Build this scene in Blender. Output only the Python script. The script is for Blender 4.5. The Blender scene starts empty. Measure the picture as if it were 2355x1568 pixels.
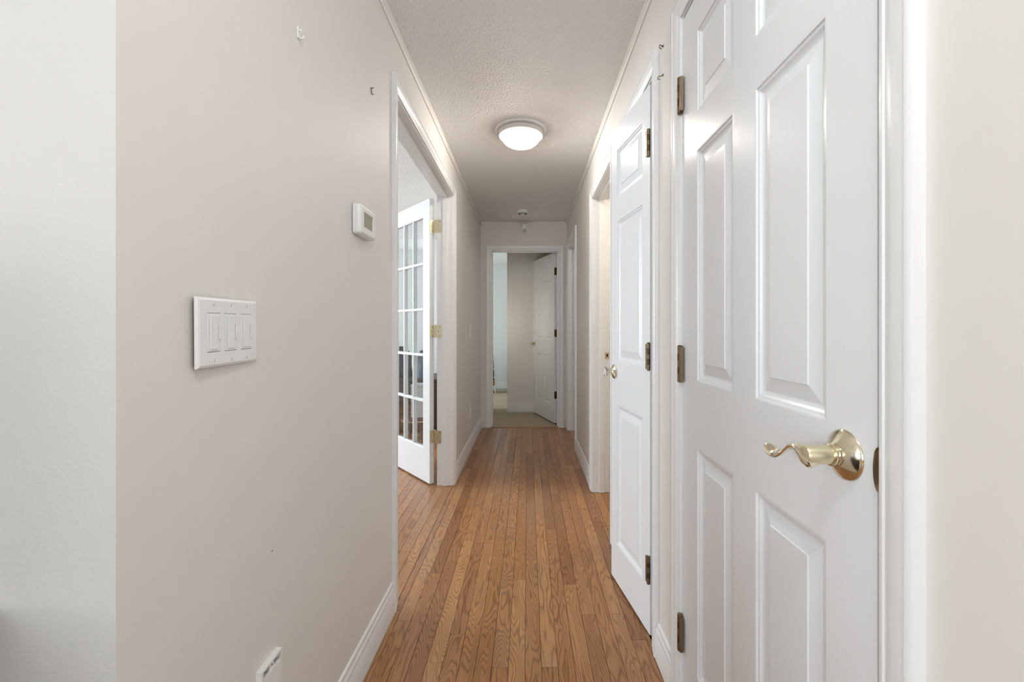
import bpy, math, random
from mathutils import Vector, Matrix
random.seed(7)
S = bpy.context.scene
COL = S.collection
PI = math.pi

# ------------------------------------------------------------------ camera
cam_d = bpy.data.cameras.new('camera')
cam = bpy.data.objects.new('camera', cam_d)
COL.objects.link(cam)
cam.location = (0, 0, 1.142)
cam.rotation_euler = (PI / 2, 0, 0)
cam_d.sensor_width = 36.0
cam_d.lens = 36.0 * 1010 / 2355
cam_d.shift_x = -(1214 - 1177.5) / 2355
cam_d.shift_y = -(784 - 757) / 2355
cam_d.clip_start = 0.02
cam_d.clip_end = 60
S.camera = cam

# ------------------------------------------------------------------ world, lights, exposure
w = bpy.data.worlds.new('world'); S.world = w; w.use_nodes = True
w.node_tree.nodes['Background'].inputs[0].default_value = (0.80, 0.90, 1.0, 1)
w.node_tree.nodes['Background'].inputs[1].default_value = 1.0
S.view_settings.view_transform = 'Standard'
S.view_settings.look = 'None'
S.view_settings.gamma = 1
S.view_settings.exposure = 0.88
S.view_settings.use_curve_mapping = False

def area(name, loc, rot, sx, sy, power, color):
    l = bpy.data.lights.new(name, 'AREA'); l.shape = 'RECTANGLE'
    l.size = sx; l.size_y = sy; l.energy = power; l.color = color
    o = bpy.data.objects.new(name, l); o.location = loc; o.rotation_euler = rot
    COL.objects.link(o); return o
# daylight outside each real window opening of the house
area('window_daylight_rear', (-1.1, -3.95, 1.45), (PI / 2, 0, 0), 3.2, 1.5, 36, (0.88, 0.95, 1.0))
area('window_daylight_side', (-4.35, -1.3, 1.5), (0, -PI / 2, 0), 1.5, 2.2, 44, (0.90, 0.96, 1.0))
area('window_daylight_study', (-4.35, 3.6, 1.45), (0, -PI / 2, 0), 1.5, 2.2, 84, (0.86, 0.94, 1.0))
area('window_daylight_bedroom', (-3.25, 7.3, 1.45), (0, -PI / 2, 0), 1.4, 1.5, 25, (0.86, 0.95, 1.0))
def point(name, loc, power, color, r=0.08):
    l = bpy.data.lights.new(name, 'POINT'); l.energy = power; l.color = color; l.shadow_soft_size = r
    o = bpy.data.objects.new(name, l); o.location = loc; COL.objects.link(o); return o
point('bathroom_fill', (1.3, 2.85, 2.1), 12, (1.0, 0.88, 0.74))  # added fill without a fixture, brightens the room past the open doorway
point('side_room_fill', (1.4, 4.5, 2.1), 5, (0.95, 0.97, 1.0))  # added fill, no fixture, for the last room on the right
point('bedroom_fill', (-0.475, 5.34, 1.25), 1.8, (1.0, 0.96, 0.90), 0.05)  # added fill with no fixture, lifts the cream wall and carpet
for bx, by in ((-0.085, 2.72), (-0.003, 2.78)):          # the two bulbs inside the ceiling dome
    point('dome_or_fill_bulb', (bx, by, 2.39 - 0.060), 4.5, (1.0, 0.955, 0.90), 0.018)
for bx, by in ((0.06, -0.08), (0.14, -0.02)):          # added fill bulbs, in an added twin dome above the viewer
    point('dome_or_fill_bulb', (bx, by, 2.39 - 0.060), 10, (0.90, 0.955, 1.0), 0.018)
DOME_EMIT = 4.8

# ------------------------------------------------------------------ materials
def new_mat(name):
    m = bpy.data.materials.new(name); m.use_nodes = True
    nt = m.node_tree
    return m, nt, nt.nodes['Principled BSDF']

def mat(name, col, rough=0.5, metal=0.0, bump=None, var=0.0, spec=0.5, coat=0.0):
    """bump=(scale, strength, distance, stretch)"""
    m, nt, b = new_mat(name)
    b.inputs['Base Color'].default_value = (*col, 1)
    b.inputs['Roughness'].default_value = rough
    b.inputs['Metallic'].default_value = metal
    b.inputs['Specular IOR Level'].default_value = spec
    b.inputs['Coat Weight'].default_value = coat
    N = nt.nodes; L = nt.links
    geo = N.new('ShaderNodeNewGeometry')
    if bump:
        mp = N.new('ShaderNodeMapping'); mp.inputs['Scale'].default_value = bump[3] if len(bump) > 3 else (1, 1, 1)
        L.new(geo.outputs['Position'], mp.inputs['Vector'])
        n = N.new('ShaderNodeTexNoise'); n.inputs['Scale'].default_value = bump[0]; n.inputs['Detail'].default_value = 3
        L.new(mp.outputs[0], n.inputs['Vector'])
        bp = N.new('ShaderNodeBump'); bp.inputs['Strength'].default_value = bump[1]; bp.inputs['Distance'].default_value = bump[2]
        L.new(n.outputs[0], bp.inputs['Height']); L.new(bp.outputs[0], b.inputs['Normal'])
    if var:
        n2 = N.new('ShaderNodeTexNoise'); n2.inputs['Scale'].default_value = 1.7; n2.inputs['Detail'].default_value = 4
        L.new(geo.outputs['Position'], n2.inputs['Vector'])
        mx = N.new('ShaderNodeMix'); mx.data_type = 'RGBA'
        mx.inputs[6].default_value = (*[c * (1 - var) for c in col], 1)
        mx.inputs[7].default_value = (*[min(1, c * (1 + var)) for c in col], 1)
        L.new(n2.outputs[0], mx.inputs[0]); L.new(mx.outputs[2], b.inputs['Base Color'])
    return m

M_WALL = mat('greige_wall_paint', (0.752, 0.724, 0.683), 0.55, bump=(170, 0.10, 0.002), var=0.02)
M_LIGHTWALL = mat('pale_wall_paint', (0.585, 0.583, 0.565), 0.6, bump=(140, 0.15, 0.002), var=0.02)
M_ROOMWALL = mat('pale_blue_grey_wall_paint', (0.72, 0.74, 0.73), 0.6, bump=(150, 0.10, 0.002), var=0.01)
M_BEDWALL = mat('cream_wall_paint', (0.68, 0.66, 0.60), 0.6, bump=(150, 0.10, 0.002), var=0.01)
M_CEIL = mat('textured_ceiling_paint', (0.89, 0.882, 0.862), 0.7, bump=(85, 0.9, 0.012), var=0.015)
M_WHITE = mat('white_gloss_paint', (0.78, 0.797, 0.815), 0.27, bump=(26, 0.10, 0.002, (1.5, 6, 1.0)))
M_TRIM = mat('white_trim_paint', (0.81, 0.812, 0.81), 0.32, bump=(20, 0.06, 0.002))
M_PLASTIC = mat('white_plastic', (0.82, 0.82, 0.81), 0.38)
M_RIM = mat('cream_metal_rim', (0.62, 0.59, 0.55), 0.5)
M_BRASS = mat('polished_brass', (0.80, 0.73, 0.56), 0.13, 1.0)
M_BRASSY = mat('pale_satin_brass', (0.80, 0.72, 0.50), 0.33, 1.0)
M_BRONZE = mat('dark_antique_brass', (0.10, 0.065, 0.035), 0.42, 0.85, var=0.4)
M_WORN = mat('worn_brass', (0.21, 0.155, 0.10), 0.42, 0.9, var=0.35)
M_DARK = mat('black_recess', (0.015, 0.013, 0.012), 0.7)
M_BROWNDARK = mat('dark_painted_wood', (0.02, 0.017, 0.015), 0.4)
M_LCD = mat('lcd_screen', (0.40, 0.37, 0.29), 0.18)
M_NAVY = mat('navy_fabric', (0.028, 0.04, 0.07), 0.9, bump=(60, 0.6, 0.01))
M_SLATE = mat('slate_fabric', (0.13, 0.16, 0.21), 0.9, bump=(60, 0.6, 0.01))
M_STUDYWOOD = mat('dark_stained_wood', (0.055, 0.036, 0.025), 0.4, bump=(30, 0.2, 0.001))
M_BOX = mat('grey_white_board', (0.45, 0.45, 0.45), 0.6)
M_STEEL = mat('screw_steel', (0.25, 0.22, 0.18), 0.4, 0.8)
M_CARPET = mat('beige_carpet', (0.54, 0.44, 0.31), 0.95, bump=(420, 0.8, 0.01), var=0.10)
M_GREYSPOT = mat('scuff_grey', (0.28, 0.26, 0.23), 0.8)

def dome_mat():
    m, nt, b = new_mat('lit_frosted_glass')
    b.inputs['Base Color'].default_value = (0.9, 0.88, 0.84, 1)
    b.inputs['Roughness'].default_value = 0.25
    b.inputs['Emission Color'].default_value = (1.0, 0.94, 0.87, 1)
    b.inputs['Emission Strength'].default_value = DOME_EMIT
    tr = nt.nodes.new('ShaderNodeBsdfTransparent'); mx = nt.nodes.new('ShaderNodeMixShader'); mx.inputs[0].default_value = 0.5
    nt.links.new(tr.outputs[0], mx.inputs[1]); nt.links.new(b.outputs[0], mx.inputs[2])
    nt.links.new(mx.outputs[0], nt.nodes['Material Output'].inputs[0])
    return m
M_DOME = dome_mat()

def glass_mat(name, tint=(0.96, 0.98, 0.98)):
    m = bpy.data.materials.new(name); m.use_nodes = True
    nt = m.node_tree; nt.nodes.clear(); N = nt.nodes; L = nt.links
    out = N.new('ShaderNodeOutputMaterial'); mix = N.new('ShaderNodeMixShader')
    tr = N.new('ShaderNodeBsdfTransparent'); tr.inputs[0].default_value = (*tint, 1)
    gl = N.new('ShaderNodeBsdfGlossy'); gl.inputs['Roughness'].default_value = 0.02
    lw = N.new('ShaderNodeLayerWeight'); lw.inputs[0].default_value = 0.5
    pw = N.new('ShaderNodeMath'); pw.operation = 'POWER'; pw.inputs[1].default_value = 4.0
    ma = N.new('ShaderNodeMath'); ma.operation = 'MULTIPLY_ADD'; ma.inputs[1].default_value = 0.6; ma.inputs[2].default_value = 0.04
    L.new(lw.outputs['Facing'], pw.inputs[0]); L.new(pw.outputs[0], ma.inputs[0]); L.new(ma.outputs[0], mix.inputs[0]); L.new(tr.outputs[0], mix.inputs[1]); L.new(gl.outputs[0], mix.inputs[2])
    L.new(mix.outputs[0], out.inputs[0])
    return m
M_GLASS = glass_mat('clear_pane_glass')
def cut_glass():
    m, nt, b = new_mat('cut_knob_glass')
    b.inputs['Base Color'].default_value = (0.97, 0.96, 0.92, 1)
    b.inputs['Roughness'].default_value = 0.03
    b.inputs['Transmission Weight'].default_value = 0.9
    b.inputs['IOR'].default_value = 1.5
    return m
M_KNOBGLASS = cut_glass()

def oak(name='honey_oak'):
    m, nt, b = new_mat(name)
    N = nt.nodes; L = nt.links
    def math_(op, a=None, c=None, clamp=False):
        n = N.new('ShaderNodeMath'); n.operation = op; n.use_clamp = clamp
        for i, v in enumerate((a, c)):
            if v is None: continue
            if isinstance(v, (int, float)): n.inputs[i].default_value = v
            else: L.new(v, n.inputs[i])
        return n.outputs[0]
    tc = N.new('ShaderNodeTexCoord'); oi = N.new('ShaderNodeObjectInfo')
    rnd = oi.outputs['Random']
    off = N.new('ShaderNodeCombineXYZ')
    L.new(math_('MULTIPLY', rnd, 91.7), off.inputs[0]); L.new(math_('MULTIPLY', rnd, 57.3), off.inputs[1]); L.new(math_('MULTIPLY', rnd, 23.9), off.inputs[2])
    add = N.new('ShaderNodeVectorMath'); add.operation = 'ADD'
    L.new(tc.outputs['Object'], add.inputs[0]); L.new(off.outputs[0], add.inputs[1])
    # slow field whose contour lines make the cathedral grain
    mp = N.new('ShaderNodeMapping'); mp.inputs['Scale'].default_value = (15, 2.1, 1)
    L.new(add.outputs[0], mp.inputs['Vector'])
    n1 = N.new('ShaderNodeTexNoise'); n1.inputs['Scale'].default_value = 1.0; n1.inputs['Detail'].default_value = 1.5; n1.inputs['Roughness'].default_value = 0.4
    L.new(mp.outputs[0], n1.inputs['Vector'])
    mpb = N.new('ShaderNodeMapping'); mpb.inputs['Scale'].default_value = (60, 14, 1)
    L.new(add.outputs[0], mpb.inputs['Vector'])
    n1b = N.new('ShaderNodeTexNoise'); n1b.inputs['Scale'].default_value = 1.0; n1b.inputs['Detail'].default_value = 2
    L.new(mpb.outputs[0], n1b.inputs['Vector'])
    freq = math_('ADD', 70, math_('MULTIPLY', math_('FRACT', math_('MULTIPLY', rnd, 7.13)), 110))
    ph = math_('ADD', math_('MULTIPLY', n1.outputs[0], freq), math_('MULTIPLY', n1b.outputs[0], 3.5))
    sn = math_('SINE', ph)
    ring = math_('POWER', math_('ADD', math_('MULTIPLY', sn, 0.5), 0.5), 3.4)
    # fine pores
    mp2 = N.new('ShaderNodeMapping'); mp2.inputs['Scale'].default_value = (620, 16, 1)
    L.new(add.outputs[0], mp2.inputs['Vector'])
    n2 = N.new('ShaderNodeTexNoise'); n2.inputs['Scale'].default_value = 1.0; n2.inputs['Detail'].default_value = 2
    L.new(mp2.outputs[0], n2.inputs['Vector'])
    pores = math_('MULTIPLY', math_('SUBTRACT', n2.outputs[0], 0.47, True), 3.2, True)
    # broad blotches along the plank
    mp3 = N.new('ShaderNodeMapping'); mp3.inputs['Scale'].default_value = (22, 4, 1)
    L.new(add.outputs[0], mp3.inputs['Vector'])
    n3 = N.new('ShaderNodeTexNoise'); n3.inputs['Scale'].default_value = 1.0; n3.inputs['Detail'].default_value = 3
    L.new(mp3.outputs[0], n3.inputs['Vector'])
    ramp = N.new('ShaderNodeValToRGB'); cr = ramp.color_ramp
    cr.elements[0].position = 0; cr.elements[0].color = (0.300, 0.135, 0.052, 1)
    cr.elements[1].position = 1; cr.elements[1].color = (0.500, 0.275, 0.120, 1)
    e = cr.elements.new(0.25); e.color = (0.420, 0.210, 0.098, 1)
    e = cr.elements.new(0.55); e.color = (0.390, 0.190, 0.074, 1)
    e = cr.elements.new(0.8); e.color = (0.455, 0.235, 0.104, 1)
    L.new(rnd, ramp.inputs[0])
    mA = N.new('ShaderNodeMix'); mA.data_type = 'RGBA'; mA.blend_type = 'MULTIPLY'
    mA.inputs[7].default_value = (0.40, 0.32, 0.24, 1)
    L.new(ramp.outputs[0], mA.inputs[6])
    L.new(math_('ADD', math_('MULTIPLY', ring, 0.62), math_('MULTIPLY', pores, 0.28), True), mA.inputs[0])
    mB = N.new('ShaderNodeMix'); mB.data_type = 'RGBA'; mB.blend_type = 'MULTIPLY'
    mB.inputs[7].default_value = (0.66, 0.58, 0.52, 1)
    L.new(math_('MULTIPLY', math_('SUBTRACT', n3.outputs[0], 0.50, True), 2.2, True), mB.inputs[0])
    L.new(mA.outputs[2], mB.inputs[6])
    # knots
    mpk = N.new('ShaderNodeMapping'); mpk.inputs['Scale'].default_value = (7, 2.6, 1)
    L.new(add.outputs[0], mpk.inputs['Vector'])
    vk = N.new('ShaderNodeTexVoronoi'); vk.inputs['Scale'].default_value = 1.0
    L.new(mpk.outputs[0], vk.inputs['Vector'])
    kn = math_('MULTIPLY', math_('SUBTRACT', 0.085, vk.outputs['Distance'], True), 12, True)
    mK = N.new('ShaderNodeMix'); mK.data_type = 'RGBA'; mK.blend_type = 'MULTIPLY'
    mK.inputs[7].default_value = (0.42, 0.32, 0.27, 1)
    L.new(kn, mK.inputs[0]); L.new(mB.outputs[2], mK.inputs[6])
    # greyed worn finish in foot-traffic patches
    geo = N.new('ShaderNodeNewGeometry')
    mpw = N.new('ShaderNodeMapping'); mpw.inputs['Scale'].default_value = (3.0, 0.75, 1); mpw.inputs['Location'].default_value = (3.3, 1.1, 0)
    L.new(geo.outputs['Position'], mpw.inputs['Vector'])
    nw = N.new('ShaderNodeTexNoise'); nw.inputs['Scale'].default_value = 1.0; nw.inputs['Detail'].default_value = 4
    L.new(mpw.outputs[0], nw.inputs['Vector'])
    wear = math_('MULTIPLY', math_('SUBTRACT', math_('ADD', nw.outputs[0], math_('MULTIPLY', math_('FRACT', math_('MULTIPLY', rnd, 13.7)), 0.16)), 0.60, True), 4.0, True)
    mW = N.new('ShaderNodeMix'); mW.data_type = 'RGBA'
    mW.inputs[7].default_value = (0.33, 0.235, 0.165, 1)
    L.new(math_('MULTIPLY', wear, 0.55), mW.inputs[0]); L.new(mK.outputs[2], mW.inputs[6])
    L.new(mW.outputs[2], b.inputs['Base Color'])
    L.new(math_('ADD', 0.30, math_('MULTIPLY', wear, 0.18)), b.inputs['Roughness'])
    b.inputs['Specular IOR Level'].default_value = 0.4
    bp = N.new('ShaderNodeBump'); bp.inputs['Strength'].default_value = 0.12; bp.inputs['Distance'].default_value = 0.001
    L.new(math_('MULTIPLY', ring, -1), bp.inputs['Height']); L.new(bp.outputs[0], b.inputs['Normal'])
    return m
M_OAK = oak()

# ------------------------------------------------------------------ mesh helpers
class MB:
    def __init__(s): s.v = []; s.f = []; s.m = []
    def poly(s, pts, mi=0):
        b = len(s.v); s.v += [tuple(p) for p in pts]; s.f.append(tuple(range(b, b + len(pts)))); s.m.append(mi)
    def box(s, x0, x1, y0, y1, z0, z1, mi=0):
        x0, x1 = min(x0, x1), max(x0, x1); y0, y1 = min(y0, y1), max(y0, y1); z0, z1 = min(z0, z1), max(z0, z1)
        b = len(s.v)
        s.v += [(x0, y0, z0), (x1, y0, z0), (x1, y1, z0), (x0, y1, z0), (x0, y0, z1), (x1, y0, z1), (x1, y1, z1), (x0, y1, z1)]
        for q in ((0, 3, 2, 1), (4, 5, 6, 7), (0, 1, 5, 4), (1, 2, 6, 5), (2, 3, 7, 6), (3, 0, 4, 7)):
            s.f.append(tuple(b + i for i in q)); s.m.append(mi)
    def cbox(s, x0, x1, y0, y1, z0, z1, c, mi=0):
        """box with all 12 edges chamfered by c"""
        b = len(s.v); P = {}
        for ix, x in enumerate((x0, x1)):
            for iy, y in enumerate((y0, y1)):
                for iz, z in enumerate((z0, z1)):
                    sx, sy, sz = (1 - 2 * ix) * c, (1 - 2 * iy) * c, (1 - 2 * iz) * c
                    for k, p in enumerate(((x, y + sy, z + sz), (x + sx, y, z + sz), (x + sx, y + sy, z))):
                        P[(ix, iy, iz, k)] = len(s.v); s.v.append(p)
        F = []
        for i in (0, 1):
            F.append([P[(i, a, bb, 0)] for a, bb in ((0, 0), (1, 0), (1, 1), (0, 1))])
            F.append([P[(a, i, bb, 1)] for a, bb in ((0, 0), (1, 0), (1, 1), (0, 1))])
            F.append([P[(a, bb, i, 2)] for a, bb in ((0, 0), (1, 0), (1, 1), (0, 1))])
        for i in (0, 1):
            for j in (0, 1):
                F.append([P[(i, j, 0, 0)], P[(i, j, 1, 0)], P[(i, j, 1, 1)], P[(i, j, 0, 1)]])
                F.append([P[(i, 0, j, 0)], P[(i, 1, j, 0)], P[(i, 1, j, 2)], P[(i, 0, j, 2)]])
                F.append([P[(0, i, j, 1)], P[(1, i, j, 1)], P[(1, i, j, 2)], P[(0, i, j, 2)]])
                for k in (0, 1):
                    F.append([P[(i, j, k, 0)], P[(i, j, k, 1)], P[(i, j, k, 2)]])
        for f in F: s.f.append(tuple(f)); s.m.append(mi)
    def loft(s, rings, closed=True, cap0=True, cap1=True, mi=0):
        b = len(s.v); n = len(rings[0])
        for r in rings: s.v += [tuple(p) for p in r]
        for i in range(len(rings) - 1):
            for j in range(n if closed else n - 1):
                k = (j + 1) % n
                s.f.append((b + i * n + j, b + i * n + k, b + (i + 1) * n + k, b + (i + 1) * n + j)); s.m.append(mi)
        if cap0: s.f.append(tuple(b + j for j in reversed(range(n)))); s.m.append(mi)
        if cap1: s.f.append(tuple(b + (len(rings) - 1) * n + j for j in range(n))); s.m.append(mi)
    def lathe(s, prof, n=32, M=None, mi=0):
        """prof [(r, h)] around local z"""
        rings = []
        for r, h in prof:
            rings.append([Vector((max(r, 1e-5) * math.cos(2 * PI * i / n), max(r, 1e-5) * math.sin(2 * PI * i / n), h)) for i in range(n)])
        if M: rings = [[M @ p for p in r] for r in rings]
        s.loft(rings, mi=mi)
    def tube(s, pts, rad, n=10, mi=0):
        pts = [Vector(p) for p in pts]; rings = []
        for i, p in enumerate(pts):
            t = (pts[min(i + 1, len(pts) - 1)] - pts[max(i - 1, 0)]).normalized()
            a = t.cross(Vector((0, 0, 1)))
            if a.length < 1e-3: a = t.cross(Vector((0, 1, 0)))
            a.normalize(); c = t.cross(a)
            r = rad[i] if isinstance(rad, (list, tuple)) else rad
            rings.append([p + a * (r * math.cos(2 * PI * k / n)) + c * (r * math.sin(2 * PI * k / n)) for k in range(n)])
        s.loft(rings, mi=mi)
    def build(s, name, mats, parent=None, smooth=False, M=None):
        me = bpy.data.meshes.new(name)
        v = [M @ Vector(p) for p in s.v] if M else s.v
        me.from_pydata(v, [], s.f)
        for m in (mats if isinstance(mats, (list, tuple)) else [mats]): me.materials.append(m)
        for p, mi in zip(me.polygons, s.m): p.material_index = mi
        import bmesh
        bm = bmesh.new(); bm.from_mesh(me); bmesh.ops.recalc_face_normals(bm, faces=bm.faces); bm.to_mesh(me); bm.free()
        if smooth:
            me.polygons.foreach_set('use_smooth', [True] * len(me.polygons))
            try: me.set_sharp_from_angle(angle=math.radians(38))
            except Exception: pass
        o = bpy.data.objects.new(name, me); COL.objects.link(o)
        if parent: o.parent = parent
        return o

def tag(o, label, cat, group=None, kind=None):
    o['label'] = label; o['category'] = cat
    if group: o['group'] = group
    if kind: o['kind'] = kind
    return o
def empty(name, loc=(0, 0, 0), rz=0.0):
    o = bpy.data.objects.new(name, None); o.location = loc; o.rotation_euler = (0, 0, rz)
    o.empty_display_size = 0.1; COL.objects.link(o); return o

H = 2.39          # ceiling height
XL, XR = -0.548, 0.455
TW = 0.115        # wall thickness
YF = 5.093        # wall at the end of the hall
YC = 0.584        # corner where the hall begins

# ------------------------------------------------------------------ walls
def hole_wall_y(mb, x0, x1, y0, y1, holes, mi=0, zb=0.0):
    """wall slab between x0..x1 running along y, holes [(ya, yb, zlow, ztop)]"""
    c = y0
    for a, b, zl, zt in sorted(holes):
        if a > c: mb.box(x0, x1, c, a, zb, H, mi)
        if zl > zb: mb.box(x0, x1, a, b, zb, zl, mi)
        mb.box(x0, x1, a, b, zt, H, mi)
        c = b
    mb.box(x0, x1, c, y1, zb, H, mi)
def hole_wall_x(mb, y0, y1, x0, x1, holes, mi=0):
    c = x0
    for a, b, zl, zt in sorted(holes):
        if a > c: mb.box(c, a, y0, y1, 0, H, mi)
        if zl > 0: mb.box(a, b, y0, y1, 0, zl, mi)
        mb.box(a, b, y0, y1, zt, H, mi)
        c = b
    mb.box(c, x1, y0, y1, 0, H, mi)

J = 0.018         # jamb thickness
# door openings between jamb faces: (y0, y1, top)
OP_STUDY = (1.829, 3.206, 2.115)
OP_DOOR1 = (0.565, 1.286, 2.053)
OP_CLOSET = (1.588, 2.036, 2.058)
OP_BATH = (2.392, 3.072, 2.053)
OP_SIDE = (4.165, 4.945, 2.053)
def rough(op): return (op[0] - J, op[1] + J, 0, op[2] + J)

mb = MB(); hole_wall_y(mb, XL - TW, XL, YC + TW, 6.3, [rough(OP_STUDY)])
wall_left = tag(mb.build('wall_left', M_WALL), 'greige left hallway wall pierced by the glazed double doorway', 'wall', kind='structure')
mb = MB(); hole_wall_y(mb, XR, XR + TW, -3.5, YF + TW, [rough(OP_DOOR1), rough(OP_CLOSET), rough(OP_BATH), rough(OP_SIDE)])
wall_right = tag(mb.build('wall_right', M_WALL), 'greige right hallway wall holding the white doors', 'wall', kind='structure')
mb = MB(); mb.box(-4.2, XL, YC, YC + TW, 0, H, 0)
wall_front = mb.build('wall_front', [M_LIGHTWALL, M_WALL])
for p in wall_front.data.polygons:
    if abs(p.center.x - XL) < 1e-4: p.material_index = 1
tag(wall_front, 'pale wall at the left edge turning into the hallway corner', 'wall', kind='structure')
OPE = (-0.420, 0.352, 2.053)     # end doorway, in x
mb = MB(); hole_wall_x(mb, YF, YF + TW, XL, XR, [(OPE[0] - J, OPE[1] + J, 0, OPE[2] + J)])
tag(mb.build('wall_back', M_WALL), 'greige wall at the far end of the hallway around the last doorway', 'wall', kind='structure')

def wallobj(name, m, label, *boxes):
    mb = MB()
    for b in boxes: mb.box(*b)
    return tag(mb.build(name, m), label, 'wall', kind='structure')
# study behind the glazed door
wallobj('wall_study_far', M_ROOMWALL, 'pale blue grey far wall of the room behind the glazed door', (-4.2, XL - TW, 6.1, 6.2, 0, H))
mb = MB(); hole_wall_y(mb, -4.32, -4.2, -3.5, 6.2, [(-2.4, -0.2, 0.75, 2.2), (2.5, 4.7, 0.75, 2.2)])
tag(mb.build('wall_outer_left', M_ROOMWALL), 'outer house wall far to the left with two windows', 'wall', kind='structure')
# bedroom beyond the end doorway
mb = MB()
hole_wall_y(mb, -3.2, -3.08, 6.2, 8.4, [(6.6, 8.0, 0.75, 2.15)])
mb.box(-3.2, XL - TW, 6.2, 6.3, 0, H)
tag(mb.build('wall_bedroom_left', M_ROOMWALL), 'window wall of the bedroom beyond the hallway', 'wall', kind='structure')
wallobj('wall_bedroom_far', M_ROOMWALL, 'pale blue white far wall of the bedroom seen left through the end doorway', (-3.2, 1.2, 8.24, 8.36, 0, H))
wallobj('wall_bedroom_closet', M_BEDWALL, 'cream wall jutting out just behind the end doorway', (-0.281, 1.2, 5.93, 8.24, 0, H))
wallobj('wall_bedroom_right', M_BEDWALL, 'short cream side wall behind the open bedroom door', (0.62, 0.74, YF + TW, 5.93, 0, H))
# rooms on the right
wallobj('wall_outer_right', M_BEDWALL, 'outer house wall beyond the side rooms', (2.2, 2.3, -3.5, 6.0, 0, H))
wallobj('wall_closet_near', M_BEDWALL, 'wall between the near closet and the linen closet', (XR + TW, 2.2, 1.42, 1.50, 0, H))
wallobj('wall_bath_near', M_BEDWALL, 'wall between the linen closet and the bathroom', (XR + TW, 2.2, 2.20, 2.30, 0, H))
wallobj('wall_bath_far', M_BEDWALL, 'wall between the bathroom and the next room', (XR + TW, 2.2, 3.55, 3.65, 0, H))
wallobj('wall_side_far', M_BEDWALL, 'far wall of the last side room', (XR + TW, 2.2, 5.12, 5.208, 0, H))
# room behind the camera
mb = MB(); hole_wall_x(mb, -3.62, -3.5, -4.2, XR + TW, [(-2.7, 0.1, 0.55, 2.2)])
tag(mb.build('wall_living_rear', M_LIGHTWALL), 'rear wall of the living room behind the viewer with a wide window', 'wall', kind='structure')
mb = MB(); mb.box(-4.4, 2.4, -3.7, 8.5, H, H + 0.1)
tag(mb.build('ceiling', M_CEIL), 'stippled off white hallway ceiling', 'ceiling', kind='structure')

# windows (off camera, daylight comes through them)
def window_frame(n, axis, pos, a0, a1, z0, z1, label):
    mb = MB(); t = 0.05
    def bx(a, b, c, d):
        if axis == 'x': mb.box(pos - 0.05, pos + 0.05, a, b, c, d)
        else: mb.box(a, b, pos - 0.05, pos + 0.05, c, d)
    bx(a0, a0 + t, z0, z1); bx(a1 - t, a1, z0, z1); bx(a0 + t, a1 - t, z0, z0 + t); bx(a0 + t, a1 - t, z1 - t, z1)
    m = (a0 + a1) / 2; bx(m - 0.02, m + 0.02, z0 + t, z1 - t)
    tag(mb.build('window_%d' % n, M_TRIM), label, 'window', kind='structure')
window_frame(1, 'y', -3.56, -2.7, 0.1, 0.55, 2.2, 'wide white window in the rear wall of the living room')
window_frame(2, 'x', -4.26, -2.4, -0.2, 0.75, 2.2, 'white window in the left wall of the living room')
window_frame(3, 'x', -4.26, 2.5, 4.7, 0.75, 2.2, 'white window of the room behind the glazed door')
window_frame(4, 'x', -3.14, 6.6, 8.0, 0.75, 2.15, 'white window of the bedroom beyond the hallway')

# ------------------------------------------------------------------ floor with individual oak strips
mb = MB(); mb.box(-4.3, 2.3, -3.6, 8.4, -0.12, -0.0185)
floor = tag(mb.build('floor', M_BROWNDARK), 'honey oak strip floor running down the hallway', 'floor', kind='structure')
PW = 0.0562; GAP = 0.0009
def plank_mesh(mb, x0, x1, y0, y1, dz=0.0):
    c = 0.0010; t = 0.0 + dz; b = len(mb.v)
    mb.v += [(x0, y0, -0.018), (x1, y0, -0.018), (x1, y1, -0.018), (x0, y1, -0.018),
             (x0, y0, t - c), (x1, y0, t - c), (x1, y1, t - c), (x0, y1, t - c),
             (x0 + c, y0 + c, t), (x1 - c, y0 + c, t), (x1 - c, y1 - c, t), (x0 + c, y1 - c, t)]
    for q in ((0, 1, 5, 4), (1, 2, 6, 5), (2, 3, 7, 6), (3, 0, 4, 7), (4, 5, 9, 8), (5, 6, 10, 9), (6, 7, 11, 10), (7, 4, 8, 11), (8, 9, 10, 11)):
        mb.f.append(tuple(b + i for i in q)); mb.m.append(0)
rng = random.Random(21)
rest = MB(); n_pl = 0
def run(x0, x1, ya, yb, single, lo=0.35, hi=1.25):
    global n_pl
    y = ya; first = True
    while y < yb - 1e-3:
        L = rng.uniform(lo, hi) * (rng.uniform(0.3, 1.0) if first else 1.0); first = False
        e = min(yb, y + L)
        if yb - e < 0.18: e = yb
        if single:
            m = MB(); cx, cy = (x0 + x1) / 2, (y + e) / 2
            plank_mesh(m, x0 + GAP / 2 - cx, x1 - GAP / 2 - cx, y + GAP / 2 - cy, e - GAP / 2 - cy, rng.uniform(-0.0003, 0))
            o = m.build('plank', M_OAK, floor); o.location = (cx, cy, 0); n_pl += 1
        else:
            plank_mesh(rest, x0 + GAP / 2, x1 - GAP / 2, y + GAP / 2, e - GAP / 2)
        y = e
XB = -0.0100
k = -11
for k in range(-10, 9):
    x0 = XB + k * PW; x1 = x0 + PW
    if x1 < XL - 0.001 - PW: continue
    if x0 < XL: continue
    if x1 > XR: continue
    run(x0, x1, 0.55, YF + 0.006, True)
# partial strips along each wall
xl_first = XB - 9 * PW
run(XL + 0.001, XB - 9 * PW, 0.55, YF + 0.006, True)
run(XB + 8 * PW, XR - 0.001, 0.55, YF + 0.006, True)
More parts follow.
